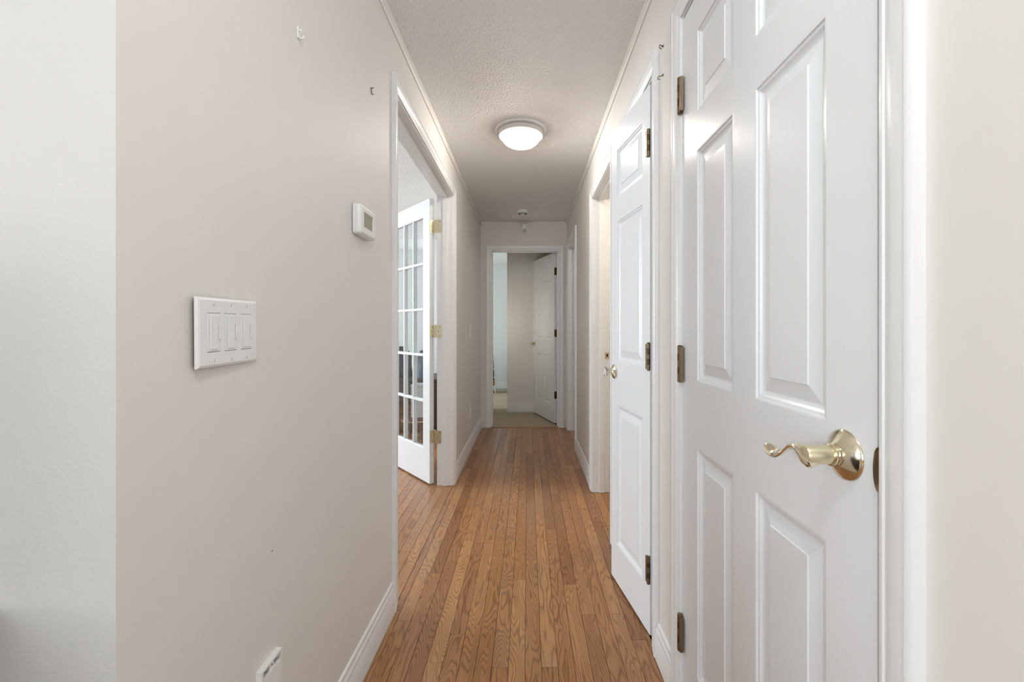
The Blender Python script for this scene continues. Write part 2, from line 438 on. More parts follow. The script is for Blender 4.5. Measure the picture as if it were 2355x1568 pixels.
# through the wide glazed doorway and into that room (visible wedge)
xx = XL
kk = 0
while xx > -1.75:
    ya = OP_STUDY[0] if kk < 2 else 2.2 + max(0, (-xx - 1.0)) * 1.6
    yb = OP_STUDY[1] if kk < 2 else 6.1
    run(xx - PW, xx, ya, yb, True); xx -= PW; kk += 1
x2 = xx
xx = XR
while xx < 0.80:
    run(xx, xx + PW, 2.393 if xx < 0.565 else 2.31, 3.071 if xx < 0.565 else 3.54, True); xx += PW
# everything hidden from view: joined
xx = -4.2
while xx < XR - PW:
    run(xx, xx + PW, -3.5, 0.548, False, 0.6, 1.6); xx += PW
xx = x2
while xx > -4.15:
    run(xx - PW, xx, 0.70, 6.1, False, 0.6, 1.6); xx -= PW
xx = 0.80 + PW
while xx < 2.15:
    run(xx, xx + PW, 2.31, 3.54, False); xx += PW
xx = XR + 0.001
while xx < 2.15:
    run(xx, xx + PW, 3.66 if xx > 0.565 else 4.166, 5.11 if xx > 0.565 else 4.944, False); xx += PW
rp = rest.build('plank_field', M_OAK, floor); rp['kind'] = 'stuff'

# carpet beyond the end doorway
mb = MB(); mb.box(-3.08, 0.62, YF + 0.035, 8.24, -0.018, 0.010)
tag(mb.build('carpet', M_CARPET), 'beige bedroom carpet beyond the end doorway', 'carpet', kind='structure')
mb = MB()
mb.loft([[(x, YF + 0.008, -0.01), (x, YF + 0.008, 0.004), (x, YF + 0.018, 0.013), (x, YF + 0.034, 0.013), (x, YF + 0.044, 0.011), (x, YF + 0.044, -0.01)] for x in (OPE[0], OPE[1])])
M_THRESH = mat('oak_threshold', (0.36, 0.24, 0.13), 0.4)
tag(mb.build('trim_9', M_THRESH), 'thin oak threshold strip between hallway planks and beige carpet', 'threshold', kind='structure')

# ------------------------------------------------------------------ mouldings
CW = 0.058
CPROF = [(0, 0), (0, 0.0075), (0.003, 0.0095), (0.008, 0.0098), (0.0095, 0.0075), (0.012, 0.0085), (0.018, 0.0115), (0.026, 0.0135), (0.040, 0.0150), (0.046, 0.0150), (0.0475, 0.0170), (0.054, 0.0175), (0.058, 0.0155), (0.058, 0)]
def doorway(name, label, plane, n, a0, a1, zt, axis='y', depth=TW, stop=0.05, casings=(True, True)):
    """plane: wall face coordinate, n: direction out of the wall into the hall"""
    root = empty(name, (0, 0, 0)); tag(root, label, 'door casing', kind='structure')
    def P(a, z, v):
        return (plane + n * v, a, z) if axis == 'y' else (a, plane + n * v, z)
    R = 0.005
    i0, i1, it = a0 - R, a1 + R, zt + R
    for side, base in ((-1, i0), (1, i1)):
        if not casings[0 if side < 0 else 1]: continue
        m = MB(); m.loft([[P(base + side * u, 0.002, v) for u, v in CPROF], [P(base + side * u, it + u, v) for u, v in CPROF]])
        m.build('casing', M_TRIM, root, smooth=True)
    m = MB(); m.loft([[P(i0 - u, it + u, v) for u, v in CPROF], [P(i1 + u, it + u, v) for u, v in CPROF]])
    m.build('casing', M_TRIM, root, smooth=True)
    def pb(m, a, b, z0, z1, v0, v1):
        p, q = P(a, z0, v0), P(b, z1, v1); m.box(p[0], q[0], p[1], q[1], p[2], q[2])
    for a, b in ((a0 - J, a0), (a1, a1 + J)):
        m = MB(); pb(m, a, b, 0.001, zt + J, 0.0005, -depth - 0.0005); m.build('jamb', M_TRIM, root)
    m = MB(); pb(m, a0, a1, zt, zt + J, 0.0005, -depth - 0.0005); m.build('head_jamb', M_TRIM, root)
    if stop:
        m = MB(); s = 0.011
        m2 = MB(); m3 = MB()
        pb(m, a0, a0 + s, 0.002, zt - s, -stop, -stop - 0.033); pb(m2, a1 - s, a1, 0.002, zt - s, -stop, -stop - 0.033)
        pb(m3, a0, a1, zt - s, zt, -stop, -stop - 0.033)
        for q in (m, m2, m3): q.build('door_stop', M_TRIM, root)
    return root
tr_study = doorway('trim_1', 'white moulded casing around the wide glazed doorway on the left', XL, 1, *OP_STUDY, stop=0.040)
tr_d1 = doorway('trim_2', 'white moulded casing around the nearest closed six panel door', XR, -1, *OP_DOOR1, stop=0.040)
tr_cl = doorway('trim_3', 'white casing around the narrow linen closet door', XR, -1, *OP_CLOSET, stop=0.040)
tr_ba = doorway('trim_4', 'white casing of the open doorway just past the glass knob', XR, -1, *OP_BATH, stop=0.044)
tr_sd = doorway('trim_5', 'white casing of the last doorway on the right', XR, -1, *OP_SIDE, stop=0.060)
tr_en = doorway('trim_6', 'white casing framing the doorway at the end of the hallway', YF, -1, OPE[0], OPE[1], OPE[2], axis='x', stop=0.045)

BPROF = [(0, 0), (0.0135, 0), (0.0135, 0.086), (0.0120, 0.089), (0.0128, 0.092), (0.0100, 0.104), (0.0075, 0.108), (0.0085, 0.112), (0.0060, 0.122), (0, 0.125)]
def baseboard(name, label, axis, plane, n, a0, a1, m0=0, m1=0, mat_=None, lift=0.001):
    def P(a, v, z): return (plane + n * v, a, z) if axis == 'y' else (a, plane + n * v, z)
    m = MB(); m.loft([[P(a0 + m0 * v, v, z + lift) for v, z in BPROF], [P(a1 + m1 * v, v, z + lift) for v, z in BPROF]])
    return tag(m.build(name, mat_ or M_TRIM, smooth=True), label, 'baseboard', kind='structure')
c_out = CW + 0.005
baseboard('baseboard_left', 'white moulded baseboard along the near left wall under the switches', 'y', XL, 1, YC, OP_STUDY[0] - c_out)
baseboard('baseboard_left', 'white moulded baseboard on the left between glazed door and hallway end', 'y', XL, 1, OP_STUDY[1] + c_out, YF)
baseboard('baseboard_right', 'short white baseboard between closet door and nearest door', 'y', XR, -1, OP_DOOR1[1] + c_out, OP_CLOSET[0] - c_out)
baseboard('baseboard_right', 'white baseboard on the right before the last doorway', 'y', XR, -1, OP_BATH[1] + c_out, OP_SIDE[0] - c_out)
baseboard('baseboard_right', 'sliver of white baseboard between closet and open doorway', 'y', XR, -1, OP_CLOSET[1] + c_out, OP_BATH[0] - c_out)
baseboard('baseboard_right', 'white baseboard on the nearest stretch of right wall', 'y', XR, -1, -3.5, OP_DOOR1[0] - c_out)
baseboard('baseboard_front', 'white baseboard under the pale wall at the left edge', 'x', YC, -1, -4.2, XL)
baseboard('baseboard_back', 'white baseboard on the cream wall behind the end doorway', 'x', 5.93, -1, -0.281, 0.62, mat_=M_BEDWALL, lift=0.026)
baseboard('baseboard_back', 'pale baseboard on the farthest bedroom wall', 'x', 8.24, -1, -3.08, -0.281, mat_=M_ROOMWALL, lift=0.030)
baseboard('baseboard_back', 'baseboard on the far wall of the room behind the glazed door', 'x', 6.1, -1, -4.2, XL - TW, mat_=M_TRIM)

# little painted cove strips where walls meet the ceiling
TPROF = [(0, 0), (0, -0.042), (0.006, -0.042), (0.010, -0.034), (0.0115, -0.018), (0.0115, 0)]
def cove(name, label, plane, n, a0, a1):
    m = MB(); m.loft([[(plane + n * v, a, H + z) for v, z in TPROF] for a in (a0, a1)])
    tag(m.build(name, M_WALL), label, 'trim', kind='structure')
cove('trim_7', 'narrow greige strip along the left wall at the ceiling', XL, 1, YC, YF)
cove('trim_8', 'narrow greige strip along the right wall at the ceiling', XR, -1, -3.5, YF)

# ------------------------------------------------------------------ doors
RINGS_L = [(0.0, 0.0), (0.0035, -0.0005), (0.005, -0.0035), (0.010, -0.0045), (0.014, -0.008), (0.0175, -0.0095)]
RINGS_P = [(0.0175, -0.0095), (0.021, -0.0100), (0.048, -0.0045), (0.0495, -0.0025)]
def ring_rect(mb, u0, u1, z0, z1, y, sgn, rings, fill, mi=0):
    rr = []
    for ins, d in rings:
        yy = y + sgn * d
        rr.append([(u0 + ins, yy, z0 + ins), (u1 - ins, yy, z0 + ins), (u1 - ins, yy, z1 - ins), (u0 + ins, yy, z1 - ins)])
    mb.loft(rr, cap0=False, cap1=fill, mi=mi)
def panel_door(name, label, width, height, cols, rows, t=0.035, z0=0.0):
    """local x from hinge edge to free edge, faces at y=0 and y=t"""
    root = empty(name); tag(root, label, 'door', kind='structure')
    leaf = MB()
    us = [0.0] + [c for p in cols for c in p] + [width]
    zs = [z0] + [c for p in rows for c in p] + [height]
    for i in range(0, len(us) - 1, 2): leaf.box(us[i], us[i + 1], 0, t, z0, height)
    for (c0, c1) in cols:
        for i in range(0, len(zs) - 1, 2): leaf.box(c0, c1, 0, t, zs[i], zs[i + 1])
        for (r0, r1) in rows:
            ring_rect(leaf, c0, c1, r0, r1, 0, -1, RINGS_L, False)
            ring_rect(leaf, c0, c1, r0, r1, t, 1, RINGS_L, False)
    leaf.build('leaf', M_WHITE, root)
    for (c0, c1) in cols:
        for (r0, r1) in rows:
            p = MB()
            ring_rect(p, c0, c1, r0, r1, 0, -1, RINGS_P, True)
            ring_rect(p, c0, c1, r0, r1, t, 1, RINGS_P, True)
            p.build('panel', M_WHITE, root)
    return root

def butt_hinge(parent, loc, z, y_out, leaf_dir=1, L=0.102, r=0.0074):
    """antique hinge: knuckle barrel with pin caps; loc = local x of barrel, y_out = local y of barrel axis"""
    h = MB()
    h.box(loc, loc + leaf_dir * 0.017, y_out - 0.0045, y_out + 0.0045, z - L / 2 + 0.002, z + L / 2 - 0.002)
    h.lathe([(0.001, z + L / 2), (r * 0.9, z + L / 2), (r * 0.95, z + L / 2 + 0.002), (0.001, z + L / 2 + 0.0045)], 16, Matrix.Translation((loc, y_out, 0)))
    h.lathe([(0.001, z - L / 2 - 0.0045), (r * 0.95, z - L / 2 - 0.002), (r * 0.9, z - L / 2), (0.001, z - L / 2)], 16, Matrix.Translation((loc, y_out, 0)))
    ho = h.build('hinge', M_WORN, parent, smooth=True)
    for i in range(5):
        k = MB(); a = z - L / 2 + i * L / 5
        k.lathe([(0.001, a + 0.0003), (r - 0.0006, a + 0.0003), (r, a + 0.001), (r, a + L / 5 - 0.001), (r - 0.0006, a + L / 5 - 0.0003), (0.001, a + L / 5 - 0.0003)], 16, Matrix.Translation((loc, y_out, 0)))
        k.build('knuckle', M_WORN if i % 2 == 0 else M_BRONZE, ho, smooth=True)
    return ho

ROWS = [(0.205, 0.822), (1.002, 1.622), (1.722, 1.945)]
# nearest closed door on the right
D1 = panel_door('door_1', 'nearest white six panel door, closed, with a brass lever handle', 0.713, 2.043, [(0.104, 0.312), (0.405, 0.615)], ROWS, z0=0.008)
D1.location = (0.4535, 1.2825, 0.0); D1.rotation_euler = (0, 0, -PI / 2)
for z in (0.256, 1.041, 1.825): butt_hinge(D1, -0.0035, z, -0.0085, 1)

def lever_handle(root, u, z):
    # local frame of the door: -y points into the hall, -x back towards the hinges
    M = Matrix.Translation((u, 0, z)) @ Matrix.Rotation(PI / 2, 4, 'X')    # local z of the lathe -> -y
    h = MB()
    h.lathe([(0.001, 0.0), (0.0355, 0.0), (0.0362, 0.0012), (0.0355, 0.003), (0.033, 0.0048), (0.018, 0.0145), (0.0155, 0.0150)], 48, M)
    hd = h.build('door_handle', M_BRASS, root, smooth=True)
    c = MB(); c.lathe([(0.0148, 0.0145), (0.0168, 0.0150), (0.0170, 0.0178), (0.0155, 0.0185), (0.0160, 0.0205), (0.0160, 0.0225), (0.0145, 0.0232), (0.001, 0.0232)], 40, M)
    c.build('collar', M_BRASS, hd, smooth=True)
    s = MB(); s.lathe([(0.001, 0.0230), (0.0130, 0.0230), (0.0132, 0.0245), (0.0132, 0.0560), (0.0120, 0.0590), (0.001, 0.0605)], 40, M)
    s.build('shank', M_BRASSY, hd, smooth=True)
    # wavy lever as a lofted flat bar
    lv = MB(); rings = []
    path = [(0.0105, -0.0080, .0060, .0060, 0), (0.006, -0.0090, .0095, .0085, 0), (-0.002, -0.0075, .0100, .0085, 0), (-0.010, -0.0020, .0095, .0060, 0), (-0.018, 0.0030, .0090, .0045, 3), (-0.028, 0.0060, .0088, .0037, 8), (-0.040, 0.0030, .0088, .0033, 14),
            (-0.052, -0.0060, .0090, .0031, 20), (-0.064, -0.0145, .0094, .0030, 27), (-0.076, -0.0205, .0096, .0029, 32), (-0.088, -0.0215, .0098, .0028, 36), (-0.098, -0.0195, .0096, .0027, 38), (-0.106, -0.0165, .0082, .0025, 40), (-0.111, -0.0145, .0055, .0022, 40), (-0.1135, -0.0135, .0015, .0012, 46)]
    for i, (a, b, hw, ht, roll) in enumerate(path):
        p0 = path[max(0, i - 1)]; p1 = path[min(len(path) - 1, i + 1)]
        t = Vector((p1[0] - p0[0], p1[1] - p0[1])).normalized(); nx, nz = -t.y, t.x
        if nz > 0: nx, nz = -nx, -nz
        cr, sr = math.cos(math.radians(-roll)), math.sin(math.radians(-roll))
        ring = []
        for k in range(16):
            an = 2 * PI * k / 16; cw = math.cos(an); sw = math.sin(an)
            oy = math.copysign(abs(cw) ** 0.7, cw) * hw; on = math.copysign(abs(sw) ** 0.8, sw) * ht
            oy, on = oy * cr - on * sr, oy * sr + on * cr
            ring.append((u + a + nx * on, -0.0520 + oy, z + b + nz * on))
        rings.append(ring)
    lv.loft(rings); lv.build('lever', M_BRASS, hd, smooth=True)
    return hd
lever_handle(D1, 0.655, 0.963)
# latch lip seen at the closing edge
m = MB()
rings = []
for i in range(13):
    s = i / 12; z = 0.934 + 0.056 * s; wd = 0.0015 + 0.0065 * math.sin(PI * s) ** 0.5
    rings.append([(0.450 - 0.0008, 0.5615, z), (0.450 - 0.0030, 0.5620 + wd * 0.6, z), (0.450 - 0.0012, 0.5635 + wd, z), (0.450 + 0.004, 0.5640 + wd, z), (0.450 + 0.004, 0.5615, z)])
m.loft(rings); o = m.build('strike_plate', M_BRONZE, tr_d1, smooth=True); o['label'] = 'tarnished curved strike plate lip'

# narrow closet door, slightly ajar
D2 = panel_door('door_2', 'narrow white three panel closet door standing slightly ajar with a glass knob', 0.415, 2.048, [(0.066, 0.349)], [(0.180, 0.806), (0.998, 1.626), (1.729, 1.943)], z0=0.010)
ang = math.radians(98.9)
D2.location = (0.4535 + 0.002, 1.6265, 0); D2.rotation_euler = (0, 0, ang)
# shift geometry so that the visible face is y=+t at the jamb line
t = 0.035
D2.location = (0.4515 + 0.9880 * t, 1.6245 + 0.154 * t, 0)
for z in (0.254, 1.041, 1.829): butt_hinge(D2, -0.004, z, t + 0.0075, 1, L=0.098, r=0.0065)
def glass_knob(root, u, y, z, sgn, scale=1.0, mats=(M_BRASS, M_KNOBGLASS)):
    M = Matrix.Translation((u, y, z)) @ Matrix.Rotation(-sgn * PI / 2, 4, 'X')
    k = MB(); k.lathe([(0.001, 0), (0.0315 * scale, 0), (0.032 * scale, 0.0015), (0.029 * scale, 0.004), (0.015 * scale, 0.009), (0.0115 * scale, 0.012), (0.0115 * scale, 0.018), (0.013 * scale, 0.020), (0.001, 0.021)], 36, M)
    ko = k.build('door_knob', mats[0], root, smooth=True)
    g = MB(); g.lathe([(0.001, 0.020), (0.011 * scale, 0.0205), (0.0145 * scale, 0.026), (0.0195 * scale, 0.034), (0.0215 * scale, 0.041), (0.0200 * scale, 0.047), (0.0140 * scale, 0.0505), (0.001, 0.0515)], 12, M)
    g.build('glass_grip', mats[1], ko)
    return ko
glass_knob(D2, 0.379, t, 0.950, 1)
glass_knob(D2, 0.379, 0, 0.950, -1)

# bedroom door at the end, opened inwards
D4 = panel_door('door_4', 'white six panel bedroom door swung open beyond the end doorway', 0.760, 2.055, [(0.108, 0.330), (0.430, 0.652)], [(0.235, 0.835), (1.012, 1.620), (1.722, 1.945)], z0=0.028)
D4.location = (0.346, 5.225, 0); D4.rotation_euler = (0, 0, math.radians(108.7))
for z in (0.360, 1.095, 1.830):
    h = MB(); h.box(-0.0022, -0.0005, 0.004, 0.034, z - 0.044, z + 0.044)
    ho = h.build('hinge', M_BRONZE, D4)
    kk = MB(); kk.lathe([(0.001, z - 0.046), (0.006, z - 0.046), (0.006, z + 0.046), (0.001, z + 0.046)], 12, Matrix.Translation((-0.004, -0.004, 0)))
    kk.build('knuckle', M_BRONZE, ho, smooth=True)
glass_knob(D4, 0.700, t, 0.955, 1, mats=(M_BRASS, M_BRASS))
glass_knob(D4, 0.700, 0, 0.955, -1, mats=(M_BRASS, M_BRASS))

# glazed fifteen lite door on the left, swung into the room
D3 = empty('door_3'); tag(D3, 'white fifteen pane glazed door swung open into the left room', 'door', kind='structure')
gw, gh, z0 = 0.700, 2.100, 0.012
gu0, gu1, gz0, gz1 = 0.100, 0.600, 0.255, 1.985
m = MB(); m.box(0, gu0, 0, t, z0, gh); m.box(gu1, gw, 0, t, z0, gh); m.box(gu0, gu1, 0, t, z0, gz0); m.box(gu0, gu1, 0, t, gz1, gh)
STK = [(0, 0), (0.003, -0.001), (0.009, -0.007), (0.0095, -0.0135)]
ring_rect(m, gu0, gu1, gz0, gz1, 0, -1, STK, False); ring_rect(m, gu0, gu1, gz0, gz1, t, 1, STK, False)
m.build('leaf', M_WHITE, D3)
iu0, iu1, iz0, iz1 = gu0 + 0.009, gu1 - 0.009, gz0 + 0.009, gz1 - 0.009
MP = [(-0.011, 0.0045), (-0.010, 0.0135), (-0.006, 0.0170), (0.006, 0.0170), (0.010, 0.0135), (0.011, 0.0045)]
mpf = [(a, t / 2 + b) for a, b in MP] + [(a, t / 2 - b) for a, b in reversed(MP)]
cu = [iu0 + (iu1 - iu0) * i / 3 for i in range(4)]; cz = [iz0 + (iz1 - iz0) * i / 5 for i in range(6)]
for i in (1, 2):
    mm = MB(); mm.loft([[(cu[i] + a, b, z) for a, b in mpf] for z in (iz0, iz1)]); mm.build('muntin', M_WHITE, D3)
for j in (1, 2, 3, 4):
    mm = MB(); mm.loft([[(u, b, cz[j] + a) for a, b in mpf] for u in (iu0, iu1)]); mm.build('muntin', M_WHITE, D3)
for i in range(3):
    for j in range(5):
        p = MB(); p.box(cu[i] + 0.0005, cu[i + 1] - 0.0005, t / 2 - 0.0015, t / 2 + 0.0015, cz[j] + 0.0005, cz[j + 1] - 0.0005)
        p.build('pane', M_GLASS, D3)
D3.location = (-0.692, 3.232, 0); D3.rotation_euler = (0, 0, math.radians(130.6))

def round_leaf(mb, P, wdt, hgt, r, th):
    """flat hinge leaf, P(a,z,d) maps to world; a from 0..wdt, outer corners rounded"""
    pts = [(0, -hgt / 2)]
    for k in range(6):
        an = -PI / 2 + k * PI / 10; pts.append((wdt - r + r * math.cos(an), -hgt / 2 + r + r * math.sin(an)))
    for k in range(6):
        an = k * PI / 10; pts.append((wdt - r + r * math.cos(an), hgt / 2 - r + r * math.sin(an)))
    pts.append((0, hgt / 2))
    mb.loft([[P(a, z, 0) for a, z in pts], [P(a, z, th) for a, z in pts]])
for z in (0.355, 1.127, 1.895):
    # leaf on the door edge (local x<0 side), barrel, and the leaf on the jamb
    h = MB(); round_leaf(h, lambda a, zz, d: (-0.0002 - d, 0.001 + a, z + zz), 0.030, 0.095, 0.010, 0.0020)
    h.lathe([(0.001, z - 0.0475), (0.0058, z - 0.0475), (0.0060, z - 0.046), (0.0060, z + 0.046), (0.0058, z + 0.0475), (0.003, z + 0.0495), (0.001, z + 0.0505)], 16, Matrix.Translation((-0.0065, -0.005, 0)))
    ho = h.build('hinge', M_BRASSY, D3, smooth=True)
    s = MB()
    for a, zz in ((0.010, 0.033), (0.021, 0.000), (0.010, -0.033)):
        s.lathe([(0.001, 0), (0.0035, 0), (0.001, 0.0014)], 8, Matrix.Translation((-0.0022, a, z + zz)) @ Matrix.Rotation(-PI / 2, 4, 'Y'))
    so = s.build('screw_heads', M_STEEL, ho); so['kind'] = 'stuff'
    # fixed leaf: on the jamb face, which looks back towards the viewer
    jy = OP_STUDY[1]; jx = XL - TW
    h = MB(); round_leaf(h, lambda a, zz, d: (jx + 0.001 + a, jy - 0.0002 - d, z + zz), 0.030, 0.095, 0.010, 0.0020)
    h.box(jx - 0.014, jx + 0.001, jy - 0.0022, jy - 0.0002, z - 0.046, z + 0.046)
    ho = h.build('hinge_leaf', M_BRASSY, tr_study)
    s = MB()
    for a, zz in ((0.020, 0.033), (0.010, 0.000), (0.020, -0.033)):
        s.lathe([(0.001, 0), (0.0035, 0), (0.001, 0.0014)], 8, Matrix.Translation((jx + a, jy - 0.0022, z + zz)) @ Matrix.Rotation(PI / 2, 4, 'X'))
    so = s.build('screw_heads', M_STEEL, ho); so['kind'] = 'stuff'

# strike plate of the bathroom doorway
m = MB(); m.cbox(0.539, 0.5695, OP_BATH[1] - 0.0025, OP_BATH[1] - 0.0002, 0.936, 0.982, 0.0008)
o = m.build('strike_plate', M_BRASS, tr_ba); o['label'] = 'small brass strike plate on the white jamb'
m = MB(); m.box(0.549, 0.560, OP_BATH[1] - 0.0032, OP_BATH[1] - 0.0024, 0.950, 0.969)
m.build('latch_hole', M_DARK, o)

# ------------------------------------------------------------------ wall fittings
# three gang switch plate (wall at left, faces +x)
sw = empty('light_switch', (XL, 0.795, 1.137)); tag(sw, 'white triple dimmer switch plate on the near left wall, gaping at its left edge', 'light switch')
sw.rotation_euler = (math.radians(0.6), 0, math.radians(2.3))
sw.location = (XL + 0.0040, 0.795, 1.137)
m = MB(); m.box(-0.0035, -0.0001, -0.080, 0.075, -0.056, 0.056); m.build('gap_shade', M_BRONZE, sw)  # thin dark box stands in for the shade behind the tilted plate
def plate(mb, w_, h_, th, bev, x0=0.0, c=(0, 0)):
    r = []
    for ins, d in ((0, 0), (0, th * 0.35), (bev * 0.3, th * 0.75), (bev, th)):
        r.append([(x0 + d, c[0] - w_ / 2 + ins, c[1] - h_ / 2 + ins), (x0 + d, c[0] + w_ / 2 - ins, c[1] - h_ / 2 + ins), (x0 + d, c[0] + w_ / 2 - ins, c[1] + h_ / 2 - ins), (x0 + d, c[0] - w_ / 2 + ins, c[1] + h_ / 2 - ins)])
    mb.loft(r)
W3, H3, TH = 0.168, 0.119, 0.0062
# frame with three real openings
def plate_holes(mb, w_, h_, th, bev, holes):
    o_ = [[(0, -w_ / 2, -h_ / 2), (0, w_ / 2, -h_ / 2), (0, w_ / 2, h_ / 2), (0, -w_ / 2, h_ / 2)]]
    for ins, d in ((0, th * 0.35), (bev * 0.3, th * 0.75), (bev, th)):
        o_.append([(d, -w_ / 2 + ins, -h_ / 2 + ins), (d, w_ / 2 - ins, -h_ / 2 + ins), (d, w_ / 2 - ins, h_ / 2 - ins), (d, -w_ / 2 + ins, h_ / 2 - ins)])
    mb.loft(o_, cap1=False)
    W, Z = w_ / 2 - bev, h_ / 2 - bev
    ys = [-W] + [c for h in holes for c in h[:2]] + [W]; z0_, z1_ = holes[0][2], holes[0][3]
    for i in range(len(ys) - 1):
        a, b_ = ys[i], ys[i + 1]
        if i % 2 == 0: mb.poly([(th, a, -Z), (th, b_, -Z), (th, b_, Z), (th, a, Z)])
        else:
            mb.poly([(th, a, -Z), (th, b_, -Z), (th, b_, z0_), (th, a, z0_)]); mb.poly([(th, a, z1_), (th, b_, z1_), (th, b_, Z), (th, a, Z)])
            for q in (((a, z0_), (b_, z0_)), ((b_, z0_), (b_, z1_)), ((b_, z1_), (a, z1_)), ((a, z1_), (a, z0_))):
                mb.poly([(th, *q[0]), (th, *q[1]), (th - 0.004, *q[1]), (th - 0.004, *q[0])])
holes = [(c - 0.0170, c + 0.0170, -0.0335, 0.0335) for c in (-0.046, 0.0, 0.046)]
m = MB(); plate_holes(m, W3, H3, TH, 0.005, holes); m.build('plate', M_PLASTIC, sw)
for c in (-0.046, 0.0, 0.046):
    m = MB(); m.cbox(0.0010, TH + 0.0006, c - 0.0163, c + 0.0163, -0.0328, 0.0328, 0.0007)
    dm = m.build('dimmer', M_PLASTIC, sw)
    m = MB(); m.cbox(TH + 0.0006, TH + 0.0022, c - 0.0105, c + 0.0095, -0.0290, 0.0290, 0.0007); m.build('paddle', M_PLASTIC, dm)
    m = MB(); m.cbox(TH + 0.0006, TH + 0.0030, c + 0.0110, c + 0.0155, -0.0120, 0.0150, 0.0006); m.build('slider', M_PLASTIC, dm)
    m = MB()
    for q in range(7): m.box(TH + 0.0006, TH + 0.0011, c - 0.0145, c - 0.0125, -0.014 + q * 0.0045, -0.0122 + q * 0.0045)
    lo = m.build('indicator_lights', M_PLASTIC, dm); lo['kind'] = 'stuff'
    for zz in (0.0485, -0.0485):
        m = MB(); m.lathe([(0.001, TH - 0.0005), (0.0028, TH - 0.0005), (0.0031, TH + 0.0004), (0.0018, TH + 0.0011), (0.001, TH + 0.0012)], 14, Matrix.Translation((0, c, zz)) @ Matrix.Rotation(PI / 2, 4, 'Y'))
        scr = m.build('screw', M_PLASTIC, sw, smooth=True)
        m = MB(); m.box(TH + 0.0010, TH + 0.00135, c - 0.0004, c + 0.0004, zz - 0.0024, zz + 0.0024); m.build('slot', M_STEEL, scr)

# thermostat
th_ = empty('thermostat', (XL, 1.434, 1.489)); tag(th_, 'white thermostat with a greenish screen on the left wall', 'thermostat')
def rrect(w_, h_, r, n=5, top=0.0):
    pts = []
    for cx, cz, a0 in ((w_ / 2 - r, h_ / 2 - r, 0), (-w_ / 2 + r, h_ / 2 - r, 90), (-w_ / 2 + r, -h_ / 2 + r, 180), (w_ / 2 - r, -h_ / 2 + r, 270)):
        for k in range(n + 1):
            a = math.radians(a0 + 90 * k / n); pts.append((cx + r * math.cos(a), cz + r * math.sin(a)))
    return pts
m = MB(); m.loft([[(x, y, z) for y, z in rrect(0.127, 0.088, 0.006)] for x in (0.0002, 0.0022)])
m.build('dark_back', M_DARK, th_)  # thin black plate behind the body, slightly smaller than it
m = MB()
prof = [(0.0022, 0.133, 0.094, 0.008), (0.014, 0.134, 0.095, 0.009), (0.0145, 0.1325, 0.0935, 0.009), (0.016, 0.1325, 0.0935, 0.009), (0.0165, 0.134, 0.095, 0.009), (0.023, 0.132, 0.093, 0.010), (0.0275, 0.126, 0.087, 0.010), (0.0290, 0.117, 0.079, 0.008)]
m.loft([[(x, y, z) for y, z in rrect(a, b, r)] for x, a, b, r in prof], cap1=False)
# bezel front with recessed screen opening
sc = (0.000, 0.002, 0.082, 0.049)
fr = [(0.0290, 0.117, 0.079, 0.008, 0, 0), (0.0288, sc[2], sc[3], 0.002, sc[0], sc[1]), (0.0262, sc[2] - 0.002, sc[3] - 0.002, 0.002, sc[0], sc[1])]
m.loft([[(x, y + oy, z + oz) for y, z in rrect(a, b, r)] for x, a, b, r, oy, oz in fr], cap0=False, cap1=False)
m.build('body', M_PLASTIC, th_, smooth=True)
m = MB(); m.box(0.0240, 0.0264, sc[0] - 0.0415, sc[0] + 0.0415, sc[1] - 0.0245, sc[1] + 0.0245); m.build('screen', M_LCD, th_)

# outlet cover near the floor
oc = empty('outlet_cover', (XL, 0.920, 0.392)); tag(oc, 'white box cover with dark slots over the outlet low on the near left wall', 'outlet')
m = MB(); d = 0.013
m.box(0.0002, d, -0.037, -0.030, -0.058, 0.058); m.box(0.0002, d, 0.032, 0.037, -0.058, 0.058)
m.box(0.0002, d, -0.030, 0.032, 0.053, 0.058); m.box(0.0002, d, -0.030, 0.032, -0.058, -0.050)
m.build('shell', M_PLASTIC, oc)
m = MB(); m.box(0.0002, 0.002, -0.030, 0.032, -0.050, 0.053); m.build('back', M_DARK, oc)
m = MB(); m.cbox(0.002, d - 0.001, -0.0295, 0.0315, -0.050, 0.038, 0.0008); m.build('lid', M_PLASTIC, oc)
m = MB(); m.box(0.002, d - 0.003, -0.006, 0.010, 0.038, 0.053); m.build('latch_tab', M_PLASTIC, oc)
m = MB(); m.lathe([(0.001, 0), (0.002, 0), (0.0017, 0.0008), (0.001, 0.001)], 10, Matrix.Translation((d - 0.003, 0.003, 0.046)) @ Matrix.Rotation(PI / 2, 4, 'Y')); m.build('screw', M_STEEL, oc)

# far left switch and outlet
def small_plate(name, label, cat, y, z):
    r = empty(name, (XL, y, z)); tag(r, label, cat)
    m = MB(); plate(m, 0.072, 0.118, 0.006, 0.004, x0=0.0002); m.build('plate', M_PLASTIC, r)
    if cat == 'light switch':
        m = MB(); m.cbox(0.006, 0.0085, -0.0165, 0.0165, -0.033, 0.033, 0.001); m.build('rocker', M_PLASTIC, r)
    else:
        for zz in (0.020, -0.020):
            m = MB(); m.loft([[(x, a, b + zz) for a, b in rrect(0.034, 0.028, 0.010)] for x in (0.006, 0.0078)]); so = m.build('socket', M_PLASTIC, r)
            for a in (-0.006, 0.006):
                m = MB(); m.box(0.0075, 0.0081, a - 0.001, a + 0.001, zz - 0.004, zz + 0.005); m.build('slot', M_DARK, so)
small_plate('light_switch', 'small white switch plate high on the far left wall', 'light switch', 4.17, 1.125)
small_plate('wall_outlet', 'small white outlet plate low on the far left wall', 'outlet', 4.17, 0.375)

